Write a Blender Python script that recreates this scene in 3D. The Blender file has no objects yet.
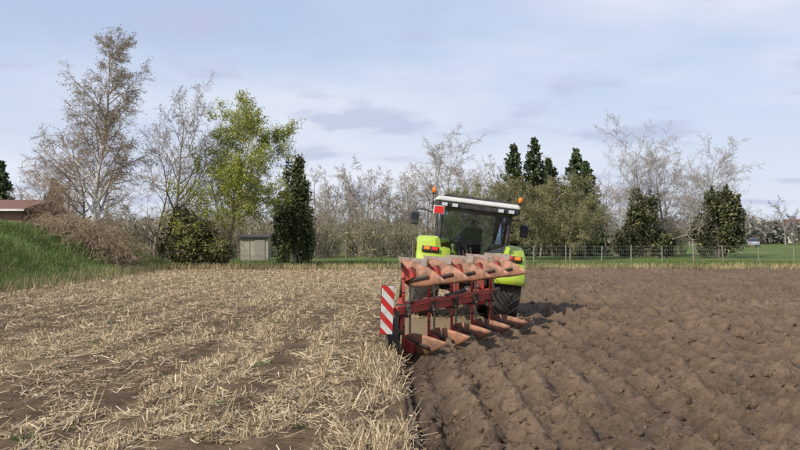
import bpy, math, random
import numpy as np
from mathutils import Vector, Matrix

S = bpy.context.scene
COL = S.collection
S.view_settings.view_transform = 'Standard'
S.view_settings.look = 'None'
S.view_settings.exposure = 0
rng = np.random.default_rng(11)
random.seed(5)

# ------------------------------------------------------------------ noise
TAB = rng.random((256, 256))
def vnoise(x, y, s=0):
    x = x + s*17.3; y = y + s*9.7
    xi = np.floor(x).astype(int); yi = np.floor(y).astype(int)
    fx = x-xi; fy = y-yi
    fx = fx*fx*(3-2*fx); fy = fy*fy*(3-2*fy)
    a = TAB[xi % 256, yi % 256]; b = TAB[(xi+1) % 256, yi % 256]
    c = TAB[xi % 256, (yi+1) % 256]; d = TAB[(xi+1) % 256, (yi+1) % 256]
    return (a*(1-fx)+b*fx)*(1-fy)+(c*(1-fx)+d*fx)*fy
def fbm(x, y, o=4, s=0):
    r = 0; a = 0.5
    for i in range(o):
        r = r + a*vnoise(x*2**i, y*2**i, s+i*3); a *= 0.5
    return r
JX = rng.random((256, 256)); JY = rng.random((256, 256)); JR = rng.random((256, 256))
def clods(x, y, cell, s=0):
    x = x/cell+s*31.7; y = y/cell+s*13.1
    xi = np.floor(x).astype(int); yi = np.floor(y).astype(int)
    h = np.zeros_like(x)
    for dx in (-1, 0, 1):
        for dy in (-1, 0, 1):
            cx = xi+dx; cy = yi+dy
            jx = JX[cx % 256, cy % 256]; jy = JY[cx % 256, cy % 256]; jr = JR[cx % 256, cy % 256]
            rad = 0.2+0.75*jr*jr
            ca = np.cos(jx*6.28); sa = np.sin(jx*6.28)
            ex = cx+jx-x; ey = cy+jy-y
            e1 = (ex*ca+ey*sa)*1.35; e2 = (-ex*sa+ey*ca)*0.8
            d2 = (e1*e1+e2*e2)/(rad*rad)
            tilt = 1+0.9*e1/rad*(jy-0.5)*2
            hh = np.clip(1-d2, 0, 1)**0.5*rad*np.clip(tilt, 0.1, 2)
            h = np.maximum(h, hh)
    return h*cell
def sst(a, b, x):
    t = np.clip((x-a)/(b-a), 0, 1); return t*t*(3-2*t)

# ------------------------------------------------------------------ mesh helpers
def np_mesh(name, verts, faces, mat, col=None, smooth=False, parent=None):
    me = bpy.data.meshes.new(name)
    verts = np.asarray(verts, dtype=np.float32); faces = np.asarray(faces, dtype=np.int32)
    M, k = faces.shape
    me.vertices.add(len(verts)); me.vertices.foreach_set('co', verts.ravel())
    me.loops.add(M*k); me.loops.foreach_set('vertex_index', faces.ravel())
    me.polygons.add(M); me.polygons.foreach_set('loop_start', np.arange(0, M*k, k, dtype=np.int32))
    if smooth: me.polygons.foreach_set('use_smooth', np.ones(M, dtype=bool))
    me.update(calc_edges=True)
    if col is not None:
        at = me.color_attributes.new('Col', 'FLOAT_COLOR', 'POINT')
        c = np.ones((len(verts), 4), dtype=np.float32); c[:, :3] = col
        at.data.foreach_set('color', c.ravel())
    me.materials.append(mat)
    ob = bpy.data.objects.new(name, me); COL.objects.link(ob)
    if parent: ob.parent = parent
    return ob
def grid_mesh(name, X, Y, Z, mat, col=None, smooth=True):
    ny, nx = X.shape
    v = np.stack([X, Y, Z], -1).reshape(-1, 3)
    i = np.arange(ny*nx).reshape(ny, nx)
    f = np.stack([i[:-1, :-1], i[:-1, 1:], i[1:, 1:], i[1:, :-1]], -1).reshape(-1, 4)
    return np_mesh(name, v, f, mat, None if col is None else col.reshape(-1, 3), smooth)
def empty(name, loc=(0, 0, 0), rot=(0, 0, 0), parent=None):
    o = bpy.data.objects.new(name, None); COL.objects.link(o)
    o.location = loc; o.rotation_euler = rot; o.empty_display_size = 0.3
    if parent: o.parent = parent
    return o
def py_mesh(name, v, f, mat, parent=None, bevel=0, smooth=False, solid=0, subs=0):
    me = bpy.data.meshes.new(name); me.from_pydata([tuple(p) for p in v], [], f); me.update()
    me.materials.append(mat)
    if smooth:
        for p in me.polygons: p.use_smooth = True
    ob = bpy.data.objects.new(name, me); COL.objects.link(ob)
    if parent: ob.parent = parent
    if solid:
        m = ob.modifiers.new('s', 'SOLIDIFY'); m.thickness = solid; m.offset = 0
    if subs:
        m = ob.modifiers.new('u', 'SUBSURF'); m.levels = subs; m.render_levels = subs
    if bevel:
        m = ob.modifiers.new('b', 'BEVEL'); m.width = bevel; m.segments = 3; m.limit_method = 'ANGLE'
    return ob
BF = [(0, 3, 2, 1), (4, 5, 6, 7), (0, 1, 5, 4), (1, 2, 6, 5), (2, 3, 7, 6), (3, 0, 4, 7)]
def box(name, size, loc, mat, parent=None, rot=(0, 0, 0), bevel=0.01, top=(1, 1), shift=(0, 0)):
    x, y, z = [s/2 for s in size]; tx, ty = top
    v = [(-x, -y, -z), (x, -y, -z), (x, y, -z), (-x, y, -z)]
    v += [(-x*tx+shift[0], -y*ty+shift[1], z), (x*tx+shift[0], -y*ty+shift[1], z), (x*tx+shift[0], y*ty+shift[1], z), (-x*tx+shift[0], y*ty+shift[1], z)]
    ob = py_mesh(name, v, BF, mat, parent, bevel)
    ob.location = loc; ob.rotation_euler = rot
    return ob
def bar(name, a, b, w, h, mat, parent=None, bevel=0.008):
    a = Vector(a); b = Vector(b); d = b-a; L = d.length
    ob = box(name, (w, L, h), (0, 0, 0), mat, parent, bevel=bevel)
    q = d.to_track_quat('Y', 'Z'); ob.rotation_euler = q.to_euler(); ob.location = (a+b)/2
    return ob
def rod(name, a, b, r, mat, parent=None, n=12, r2=None):
    a = Vector(a); b = Vector(b); d = (b-a).normalized(); r2 = r if r2 is None else r2
    q = d.to_track_quat('Z', 'Y'); v = []
    for p, rr in ((a, r), (b, r2)):
        for i in range(n):
            t = 2*math.pi*i/n; v.append(p+q @ Vector((rr*math.cos(t), rr*math.sin(t), 0)))
    f = [(i, (i+1) % n, n+(i+1) % n, n+i) for i in range(n)]+[tuple(range(n-1, -1, -1)), tuple(range(n, 2*n))]
    ob = py_mesh(name, v, f, mat, parent)
    for p in ob.data.polygons[:n]: p.use_smooth = True
    return ob
def poly_tube(name, pts, r, mat, parent=None):
    cu = bpy.data.curves.new(name, 'CURVE'); cu.dimensions = '3D'; cu.bevel_depth = r; cu.bevel_resolution = 2
    sp = cu.splines.new('NURBS'); sp.points.add(len(pts)-1)
    for i, p in enumerate(pts): sp.points[i].co = (*p, 1)
    sp.use_endpoint_u = True; sp.order_u = 3
    cu.materials.append(mat)
    ob = bpy.data.objects.new(name, cu); COL.objects.link(ob)
    if parent: ob.parent = parent
    return ob
def lathe_x(name, prof, mat, parent=None, n=48, loc=(0, 0, 0)):
    v = []; f = []; m = len(prof)
    for i in range(n):
        t = 2*math.pi*i/n
        for (x, r) in prof: v.append((x, r*math.cos(t), r*math.sin(t)))
    for i in range(n):
        j = (i+1) % n
        for k in range(m):
            l = (k+1) % m; f.append((i*m+k, i*m+l, j*m+l, j*m+k))
    ob = py_mesh(name, v, f, mat, parent, smooth=True); ob.location = loc
    return ob

# ------------------------------------------------------------------ materials
def newmat(name):
    m = bpy.data.materials.new(name); m.use_nodes = True
    nt = m.node_tree; b = nt.nodes['Principled BSDF']
    return m, nt, b
def N(nt, t, **k):
    n = nt.nodes.new(t)
    for a, v in k.items(): setattr(n, a, v)
    return n
def simple(name, c, rough=0.5, metal=0, dirt=0.0, dirtcol=(0.16, 0.11, 0.07), scale=6, bump=0, coat=0, lo=0.42, hi=0.7):
    m, nt, b = newmat(name)
    b.inputs['Roughness'].default_value = rough; b.inputs['Metallic'].default_value = metal
    if coat: b.inputs['Coat Weight'].default_value = coat
    tc = N(nt, 'ShaderNodeTexCoord'); no = N(nt, 'ShaderNodeTexNoise')
    no.inputs['Scale'].default_value = scale; no.inputs['Detail'].default_value = 6; no.inputs['Roughness'].default_value = 0.65
    nt.links.new(tc.outputs['Object'], no.inputs['Vector'])
    ramp = N(nt, 'ShaderNodeMapRange'); ramp.inputs['From Min'].default_value = lo; ramp.inputs['From Max'].default_value = hi
    ramp.inputs['To Max'].default_value = max(dirt, 0.0)
    nt.links.new(no.outputs['Fac'], ramp.inputs['Value'])
    mx = N(nt, 'ShaderNodeMix', data_type='RGBA')
    mx.inputs['A'].default_value = (*c, 1); mx.inputs['B'].default_value = (*dirtcol, 1)
    nt.links.new(ramp.outputs['Result'], mx.inputs['Factor']); nt.links.new(mx.outputs['Result'], b.inputs['Base Color'])
    if dirt > 0.3:
        rr = N(nt, 'ShaderNodeMapRange'); rr.inputs['From Max'].default_value = dirt; rr.inputs['To Min'].default_value = rough; rr.inputs['To Max'].default_value = 0.9
        nt.links.new(ramp.outputs['Result'], rr.inputs['Value']); nt.links.new(rr.outputs['Result'], b.inputs['Roughness'])
    if bump:
        bp = N(nt, 'ShaderNodeBump'); bp.inputs['Strength'].default_value = bump; bp.inputs['Distance'].default_value = 0.02
        nt.links.new(no.outputs['Fac'], bp.inputs['Height']); nt.links.new(bp.outputs['Normal'], b.inputs['Normal'])
    return m
def colmat(name, rough=0.8, transl=0.0, bump=0, bscale=30, var=0.0, spec=0.3):
    m, nt, b = newmat(name)
    b.inputs['Roughness'].default_value = rough; b.inputs['Specular IOR Level'].default_value = spec
    at = N(nt, 'ShaderNodeAttribute'); at.attribute_name = 'Col'
    src = at.outputs['Color']
    tc = N(nt, 'ShaderNodeTexCoord')
    if var or bump:
        no = N(nt, 'ShaderNodeTexNoise'); no.inputs['Scale'].default_value = bscale; no.inputs['Detail'].default_value = 8; no.inputs['Roughness'].default_value = 0.7
        nt.links.new(tc.outputs['Object'], no.inputs['Vector'])
    if var:
        mr = N(nt, 'ShaderNodeMapRange'); mr.inputs['From Min'].default_value = 0.3; mr.inputs['From Max'].default_value = 0.7
        mr.inputs['To Min'].default_value = 1-var; mr.inputs['To Max'].default_value = 1+var
        nt.links.new(no.outputs['Fac'], mr.inputs['Value'])
        vm = N(nt, 'ShaderNodeVectorMath', operation='SCALE')
        nt.links.new(src, vm.inputs[0]); nt.links.new(mr.outputs['Result'], vm.inputs['Scale']); src = vm.outputs['Vector']
    nt.links.new(src, b.inputs['Base Color'])
    if bump:
        bp = N(nt, 'ShaderNodeBump'); bp.inputs['Strength'].default_value = bump; bp.inputs['Distance'].default_value = 0.03
        nt.links.new(no.outputs['Fac'], bp.inputs['Height']); nt.links.new(bp.outputs['Normal'], b.inputs['Normal'])
    if transl:
        tr = N(nt, 'ShaderNodeBsdfTranslucent'); ms = N(nt, 'ShaderNodeMixShader'); ms.inputs[0].default_value = transl
        nt.links.new(src, tr.inputs['Color']); nt.links.new(b.outputs[0], ms.inputs[1]); nt.links.new(tr.outputs[0], ms.inputs[2])
        nt.links.new(ms.outputs[0], nt.nodes['Material Output'].inputs['Surface'])
    return m
M_soil = colmat('ploughed_soil', 0.8, bump=1.0, bscale=20, var=0.35, spec=0.22)
M_stub = colmat('stubble_ground', 0.95, bump=0.8, bscale=25, var=0.35, spec=0.1)
M_grassg = colmat('grass_soil', 0.95, bump=0.5, bscale=3, var=0.25, spec=0.1)
M_straw = colmat('straw', 0.7, transl=0.15)
M_leaf = colmat('leaves', 0.6, transl=0.3)
M_needle = colmat('needles', 0.7, transl=0.1)
M_bark = colmat('bark', 0.9, var=0.2, bscale=8)
M_green = simple('green_paint', (0.38, 0.50, 0.035), 0.38, dirt=0.45, scale=3, coat=0.25)
M_red = simple('red_paint', (0.42, 0.03, 0.018), 0.5, dirt=0.8, dirtcol=(0.12, 0.075, 0.05), scale=6, lo=0.40, hi=0.66)
M_black = simple('black_plastic', (0.025, 0.025, 0.026), 0.5, dirt=0.4, scale=5)
M_dark = simple('dark_iron', (0.05, 0.045, 0.04), 0.6, metal=0.3, dirt=0.7, dirtcol=(0.12, 0.08, 0.055), scale=6)
M_tyre = simple('tyre_rubber', (0.03, 0.028, 0.026), 0.85, dirt=0.85, dirtcol=(0.11, 0.075, 0.048), scale=5, bump=0.3)
M_grey = simple('roof_grey', (0.55, 0.55, 0.52), 0.4, dirt=0.2, scale=3)
M_rim = simple('rim_paint', (0.5, 0.5, 0.46), 0.45, dirt=0.7, scale=5)
M_board = simple('mouldboard_steel', (0.36, 0.165, 0.10), 0.5, metal=0.1, dirt=0.95, dirtcol=(0.14, 0.085, 0.053), scale=5, bump=0.3, lo=0.40, hi=0.62)
M_share = simple('share_steel', (0.28, 0.22, 0.18), 0.45, metal=0.4, dirt=0.9, dirtcol=(0.13, 0.085, 0.055), scale=8)
M_chrome = simple('cylinder_rod', (0.7, 0.7, 0.7), 0.15, metal=1)
M_orange = simple('beacon_orange', (0.85, 0.20, 0.01), 0.25)
M_redlens = simple('red_lens', (0.6, 0.02, 0.015), 0.2)
M_white = simple('white_paint', (0.75, 0.75, 0.72), 0.5, dirt=0.25)
M_lamp = simple('lamp_glass', (0.6, 0.62, 0.62), 0.1, metal=0.4)
M_skin = simple('skin', (0.50, 0.30, 0.21), 0.5)
M_shirt = simple('shirt', (0.05, 0.08, 0.17), 0.8)
M_hair = simple('hair', (0.06, 0.04, 0.025), 0.8)
m, nt, b = newmat('tinted_glass')
tr = N(nt, 'ShaderNodeBsdfTransparent'); tr.inputs[0].default_value = (0.56, 0.64, 0.68, 1)
gl = N(nt, 'ShaderNodeBsdfGlossy'); gl.inputs['Roughness'].default_value = 0.03; gl.inputs['Color'].default_value = (0.85, 0.92, 1, 1)
fr = N(nt, 'ShaderNodeFresnel'); fr.inputs['IOR'].default_value = 1.9
ms = N(nt, 'ShaderNodeMixShader')
nt.links.new(fr.outputs[0], ms.inputs[0]); nt.links.new(tr.outputs[0], ms.inputs[1]); nt.links.new(gl.outputs[0], ms.inputs[2])
nt.links.new(ms.outputs[0], nt.nodes['Material Output'].inputs['Surface'])
M_glass = m
M_win = simple('window_glass', (0.03, 0.04, 0.05), 0.08)
# striped warning board
m, nt, b = newmat('warning_stripes')
tc = N(nt, 'ShaderNodeTexCoord'); sx = N(nt, 'ShaderNodeSeparateXYZ'); nt.links.new(tc.outputs['Object'], sx.inputs[0])
ad = N(nt, 'ShaderNodeMath', operation='ADD'); nt.links.new(sx.outputs['X'], ad.inputs[0]); nt.links.new(sx.outputs['Z'], ad.inputs[1])
dv = N(nt, 'ShaderNodeMath', operation='MULTIPLY'); dv.inputs[1].default_value = 3.9; nt.links.new(ad.outputs[0], dv.inputs[0])
ad2 = N(nt, 'ShaderNodeMath', operation='ADD'); ad2.inputs[1].default_value = 20.0; nt.links.new(dv.outputs[0], ad2.inputs[0])
fc = N(nt, 'ShaderNodeMath', operation='FRACT'); nt.links.new(ad2.outputs[0], fc.inputs[0])
gt = N(nt, 'ShaderNodeMath', operation='GREATER_THAN'); gt.inputs[1].default_value = 0.5; nt.links.new(fc.outputs[0], gt.inputs[0])
mx = N(nt, 'ShaderNodeMix', data_type='RGBA'); mx.inputs['A'].default_value = (0.55, 0.02, 0.015, 1); mx.inputs['B'].default_value = (0.66, 0.64, 0.6, 1)
nt.links.new(gt.outputs[0], mx.inputs['Factor'])
no = N(nt, 'ShaderNodeTexNoise'); no.inputs['Scale'].default_value = 7; no.inputs['Detail'].default_value = 6; nt.links.new(tc.outputs['Object'], no.inputs['Vector'])
mr = N(nt, 'ShaderNodeMapRange'); mr.inputs['From Min'].default_value = 0.5; mr.inputs['From Max'].default_value = 0.75; mr.inputs['To Max'].default_value = 0.5; nt.links.new(no.outputs['Fac'], mr.inputs['Value'])
mx2 = N(nt, 'ShaderNodeMix', data_type='RGBA'); mx2.inputs['B'].default_value = (0.2, 0.14, 0.09, 1); nt.links.new(mx.outputs['Result'], mx2.inputs['A']); nt.links.new(mr.outputs['Result'], mx2.inputs['Factor'])
nt.links.new(mx2.outputs['Result'], b.inputs['Base Color'])
M_stripe = m

# ------------------------------------------------------------------ ground
FX0, FX1, FY1 = -14.3, 62.0, 47.3
def mound_h(x, y):
    e = fbm(x*0.25, y*0.25, 3, 4)*3-1.4
    a = sst(-13.6+e*0.5, -19.5+e*0.5, x)
    bb = sst(28.5+e, 41, y)*(1-sst(50, 58, y))
    return a*bb*(2.15+0.55*fbm(x*0.6, y*0.6, 3, 2))
xs = np.concatenate([-np.geomspace(900, 61, 40), np.linspace(-60, 72, 441), np.geomspace(73, 900, 40)])
ys = np.concatenate([np.linspace(-60, -31, 8), np.linspace(-30, 76, 353), np.geomspace(78, 3000, 70)])
X, Y = np.meshgrid(xs, ys)
pit = sst(FX0-0.1, FX0+0.5, X)*(1-sst(FX1-0.5, FX1+0.1, X))*(1-sst(FY1-0.6, FY1, Y))
Z = 0.10*(fbm(X*0.9, Y*0.9, 3, 7)-0.45)-0.5*pit+mound_h(X, Y)-0.03
g = fbm(X*0.35, Y*0.35, 4, 3)[..., None]
gc = np.array([0.095, 0.135, 0.035])*(0.6+0.8*g)*(1-0.35*sst(0.45, 0.65, g))+np.array([0.13, 0.11, 0.045])*sst(0.45, 0.65, g)*0.45
grid_mesh('grass_ground', X, Y, Z, M_grassg, gc)

def shear(y): return 0.02-0.023*(np.clip(y, 0, 15.5)-7.6)
def edge_x(y): return 0.14+shear(y)+0.05*(fbm(y*0.7, y*0+3.3, 2, 5)-0.4)+0.05*(vnoise(y*4, y*0+1.1, 9)-0.5)
def front_y(x): return 15.0+(x+0.05)*1.85
def plough_h(x, y):
    ex = edge_x(y)
    w = 0.22*(fbm(x*0.4, y*0.3, 3, 1)-0.45)
    ph = (x+w)/0.5; fr_ = ph-np.floor(ph)
    rid = 0.12*(np.where(fr_ < 0.66, sst(0, 0.66, fr_), 1-sst(0.66, 1.0, fr_))-0.5)*(0.55+0.9*fbm(x*0.5, y*0.7, 2, 16))
    wx = x+0.20*(fbm(x*2.2, y*2.2, 4, 2)-0.45); wy = y+0.20*(fbm(x*2.2, y*2.2, 4, 6)-0.45)
    ca = clods(wx, wy*0.75, 0.5, 1); cb = clods(wx, wy, 0.21, 2); cc = clods(wx+0.08*vnoise(x*9, y*9), wy, 0.105, 3); cd = clods(wx, wy*0.85, 0.33, 5); ce = clods(wx, wy, 0.062, 7)
    rd = 1-np.abs(2*vnoise(wx*3.1, wy*2.2, 33)-1); rd2 = 1-np.abs(2*vnoise(wx*7.1, wy*5.2, 35)-1)
    act = 0.25+1.15*fbm(x*1.1, y*0.8, 3, 41)
    h = -0.08+rid+act*(0.15*ca+0.20*cd+0.34*cb+0.48*cc+0.45*ce)+0.04*rd+0.04*rd2+0.14*(fbm(x*2.8, y*2.2, 6, 8)-0.45)+0.12*(fbm(x*0.25, y*0.25, 2, 12)-0.45)
    d = x-ex
    fur = 1-sst(0.20, 0.58, d+0.1*(vnoise(x*0, y*2.2, 14)-0.5))
    h = h-0.23*fur*(1-0.3*vnoise(x*6, y*6, 5))-0.04*(1-fur)*(1-sst(0.6, 1.4, d))
    h = np.where(d < 0.03, -0.02, h)
    un = (y > front_y(x)) & (x < 2.2)
    return h, un
xs = 0.08+4.2*(np.exp(np.linspace(0, 2.76, 860))-1)
ys = np.concatenate([np.linspace(-3, 4.9, 40), np.geomspace(5, FY1, 780)])
X, Y = np.meshgrid(xs, ys); X = X+shear(Y)
H, UN = plough_h(X, Y)
Hf = 0.03*(fbm(X*4, Y*4, 3, 2)-0.45)
H = np.where(UN, Hf, H)
fw = ((X > 2.05) & (X < 2.8) & (Y > front_y(X)-1.0))
H = np.where(fw, H*0.3-0.28, H)
n1 = fbm(X*0.8, Y*0.5, 4, 21); n2 = fbm(X*7, Y*7, 3, 4)
t = np.clip((H+0.14)/0.26, 0, 1)*0.6+0.5*(n1-0.1)  # lighter dry crests; shade painted dark into the low cavities
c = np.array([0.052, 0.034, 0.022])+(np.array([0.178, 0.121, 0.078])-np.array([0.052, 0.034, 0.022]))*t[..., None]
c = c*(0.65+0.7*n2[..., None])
c = np.where(UN[..., None], np.array([0.22, 0.16, 0.09]), c)
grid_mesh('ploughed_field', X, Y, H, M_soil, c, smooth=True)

# loose clods
import bmesh
bm = bmesh.new(); bmesh.ops.create_icosphere(bm, subdivisions=2, radius=1)
iv = np.array([v.co[:] for v in bm.verts]); iff = np.array([[v.index for v in f.verts] for f in bm.faces]); bm.free()
nC = 4200
cy = np.exp(rng.uniform(math.log(5.5), math.log(30), nC)); cx = 0.35+rng.random(nC)**1.3*cy*0.62
ch, cun = plough_h(cx, cy); keep = ~cun & ~((cx > 2.0) & (cx < 2.9) & (cy > front_y(cx)-1))
cx, cy, ch = cx[keep], cy[keep], ch[keep]; nC = len(cx)
sz = 0.009+0.042*rng.random(nC)**4
V = []
for i in range(nC):
    r = 1+0.8*(rng.random(len(iv))-0.5)
    A = np.array(Matrix.Rotation(random.random()*6, 3, Vector((random.random()-.5, random.random()-.5, random.random()-.5))))
    v = (iv*r[:, None]*np.array([1.4, 0.9, 0.6])) @ A.T*sz[i]+np.array([cx[i], cy[i], ch[i]+sz[i]*0.15]); V.append(v)
V = np.concatenate(V); F = (iff[None]+np.arange(nC)[:, None, None]*len(iv)).reshape(-1, 3)
cc = np.repeat(np.array([0.135, 0.091, 0.058])*(0.6+0.75*rng.random((nC, 1))), len(iv), axis=0)
np_mesh('soil_clods', V, F, M_soil, cc, False)

# stubble ground
xs = np.concatenate([FX0-0.2+np.linspace(0, 8.3, 160), np.linspace(-6.1, 0.0, 240), [0.05, 0.09, 0.12]])
ys = np.concatenate([np.linspace(-3, 4.9, 40), np.geomspace(5, FY1+0.2, 420)])
X, Y = np.meshgrid(xs, ys)
def stub_patch(x, y):
    p = sst(0.40, 0.60, fbm(x*0.55+3, y*0.15, 4, 31)+0.12*np.sin(2*np.pi*(x+0.25*vnoise(x*0.4, y*0.3))/1.5))
    return p*(0.30+0.70*sst(9, 18, y+0.5*np.abs(x)))
def stub_h(x, y):
    return 0.10*(fbm(x*1.3, y*1.1, 4, 2)-0.45)+0.09*(fbm(x*5, y*5, 4, 6)-0.45)+0.02*np.sin(2*np.pi*x/0.75)
ex = edge_x(Y); Xs = X+(ex-0.10)*sst(-1.5, 0, X)
Z = stub_h(Xs, Y); Z = np.where(X > 0.1, -0.3, np.where(X > 0.07, -0.1, Z))
pp = stub_patch(Xs, Y)[..., None]; nn = fbm(Xs*5, Y*3, 4, 8)[..., None]
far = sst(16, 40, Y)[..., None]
c = np.array([0.125, 0.086, 0.054])*(0.45+1.0*nn)
c = c*(1-0.4*pp)+np.array([0.32, 0.245, 0.145])*(0.4*pp)*(0.5+0.9*nn)
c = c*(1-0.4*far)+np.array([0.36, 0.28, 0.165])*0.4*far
c = np.where(X[..., None] > 0.03, np.array([0.06, 0.038, 0.022]), c)
grid_mesh('stubble_field', Xs, Y, Z, M_stub, c)

def quads(P, D, W, w0, w1):
    a = P-W*w0[:, None]; b_ = P+W*w0[:, None]; c_ = P+D+W*w1[:, None]; d_ = P+D-W*w1[:, None]
    v = np.stack([a, b_, c_, d_], 1).reshape(-1, 3)
    f = np.arange(len(P)*4).reshape(-1, 4)
    return v, f
def straw(n, standing, xr=(FX0+0.1, 0.1), yr=(4.5, 46.8), thr=0.1, seed=0, tall=1.0, cut=0.30):
    r = np.random.default_rng(seed)
    y = np.exp(r.uniform(math.log(yr[0]), math.log(yr[1]), n))
    x = r.uniform(max(xr[0], -60), xr[1], n)
    lim = np.minimum(-xr[0]+0, 0.62*y+1.0); x = np.where(xr[0] < -5, -r.random(n)*lim+xr[1], x)
    if standing and xr[0] < -5:
        x = np.round(x/0.375)*0.375+r.normal(0, 0.035, n)+0.05*(vnoise(y*0.3, y*0, 3)-0.5); x = np.minimum(x, xr[1])
    if xr[0] < 0: x = x+shear(y)*sst(-1.5, 0.1, x)
    pt = stub_patch(x, y); far = sst(12, 34, y)
    keep = r.random(n) < (thr+(1-thr)*np.maximum(pt, 0.5*far)); keep &= (fbm(x*2.2, y*1.6, 3, 44) > cut+0.12*r.random(n))
    x, y = x[keep], y[keep]; n = len(x)
    z = stub_h(x, y); scale = 1+y/18
    ang = r.uniform(0, 2*np.pi, n); W = np.stack([np.cos(ang), np.sin(ang), 0*ang], 1)
    if standing:
        L = (0.035+0.12*r.random(n)**1.8)*tall
        D = np.stack([r.normal(0, 0.4, n), r.normal(0, 0.4, n), np.ones(n)], 1)*L[:, None]
        w = (0.0022+0.0018*r.random(n))*scale; P = np.stack([x, y, z-0.01], 1)
    else:
        L = 0.04+0.22*r.random(n)**2
        a2 = r.normal(np.pi/2, 1.1, n); el = r.normal(0.05, 0.16, n)
        D = np.stack([np.cos(a2)*np.cos(el), np.sin(a2)*np.cos(el), np.abs(np.sin(el))], 1)*L[:, None]
        W = np.cross(D, r.normal(0, 0.4, (n, 3))+np.array([0, 0, 1.0])); W /= np.linalg.norm(W, axis=1)[:, None]
        w = (0.0018+0.0024*r.random(n))*scale; P = np.stack([x, y, z+0.004+0.02*r.random(n)], 1)
    v, f = quads(P, D, W, w, w*0.8)
    base = np.array([0.54, 0.42, 0.25]); alt = np.array([0.26, 0.185, 0.11]); pale = np.array([0.74, 0.62, 0.41])
    k = r.random((n, 1)); c = np.where(k < 0.38, alt, np.where(k > 0.82, pale, base))*(0.65+0.5*r.random((n, 1)))
    return v, f, np.repeat(c, 4, axis=0)
def merge(parts):
    vs = []; fs = []; cs = []; o = 0
    for v, f, c in parts:
        vs.append(v); fs.append(f+o); cs.append(c); o += len(v)
    return np.concatenate(vs), np.concatenate(fs), np.concatenate(cs)
v, f, c = merge([straw(165000, True, seed=1, thr=0.05, cut=0.35), straw(230000, False, seed=2, thr=0.24, cut=0.28),
                 straw(6500, True, seed=9, thr=0.15, cut=0.48, tall=2.1),
                 straw(2200, True, (-0.6, 0.08), (6, 14.2), 0.8, 3, 2.2, 0.36), straw(2600, False, (-1.0, 0.2), (6, 14.5), 0.8, 4),
                 straw(2500, True, (0.2, 1.9), (19.5, 46), 0.5, 5), straw(2500, False, (0.2, 1.9), (19.5, 46), 0.5, 6)])
np_mesh('stubble_straw', v, f, M_straw, c)

def blades(x, y, z, n, hmin, hmax, seed, cols, w=0.012, hs=1.0):
    r = np.random.default_rng(seed)
    ang = r.uniform(0, 2*np.pi, n); W = np.stack([np.cos(ang), np.sin(ang), 0*ang], 1)
    L = r.uniform(hmin, hmax, n)*hs
    D = np.stack([r.normal(0, 0.35, n), r.normal(0, 0.35, n), np.ones(n)], 1)*L[:, None]
    v, f = quads(np.stack([x, y, z-0.02], 1), D, W, np.full(n, w), np.full(n, w*0.25))
    k = r.integers(0, len(cols), n); c = np.array(cols)[k]*(0.6+0.7*r.random((n, 1)))
    cl = 0.4+1.2*fbm(x*0.9, y*0.9, 3, 5)[:, None]
    return v, f, np.repeat(c*cl, 4, axis=0)
GC = [(0.12, 0.20, 0.045), (0.09, 0.155, 0.035), (0.17, 0.23, 0.06), (0.27, 0.245, 0.12)]
n = 110000
x = rng.uniform(-32, -13.4, n); y = rng.uniform(27, 52, n)
mh = mound_h(x, y); k = (mh > 0.01) | (x < -14.0); x, y, mh = x[k], y[k], mh[k]
hs = 0.45+2.6*np.clip(fbm(x*0.8, y*0.8, 3, 15)-0.2, 0, 1)**1.5
v1 = blades(x, y, mh, len(x), 0.08, 0.42, 1, GC, 0.014, hs)
n = 60000
x = rng.uniform(-36, 62, n); y = rng.uniform(46.9, 62, n); mh = mound_h(x, y)
v2 = blades(x, y, mh, n, 0.05, 0.2, 2, GC, 0.02)
n = 14000
x = rng.uniform(-14, 62, n); y = 47.0+np.abs(rng.normal(0, 0.6, n)); v3 = blades(x, y, x*0, n, 0.1, 0.45, 3, [(0.50, 0.40, 0.22), (0.38, 0.30, 0.15)], 0.02)
n = 4500
y = rng.uniform(28, 47, n); x = -14.0+rng.normal(0, 0.55, n); v4 = blades(x, y, mound_h(x, y), n, 0.1, 0.5, 4, [(0.42, 0.34, 0.2), (0.3, 0.24, 0.12), (0.1, 0.15, 0.04)], 0.012)
n = 2600
cxs = rng.uniform(-9, -0.3, 130); cys = rng.uniform(7, 30, 130); k = rng.integers(0, 130, n)
x = cxs[k]+rng.normal(0, 0.05, n); y = cys[k]+rng.normal(0, 0.05, n); v5 = blades(x, y, stub_h(x, y)+0.01, n, 0.02, 0.07, 6, [(0.07, 0.14, 0.03), (0.10, 0.17, 0.04)], 0.008)
v, f, c = merge([v1, v2, v3, v4, v5]); np_mesh('grass_blades', v, f, M_leaf, c)

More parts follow.
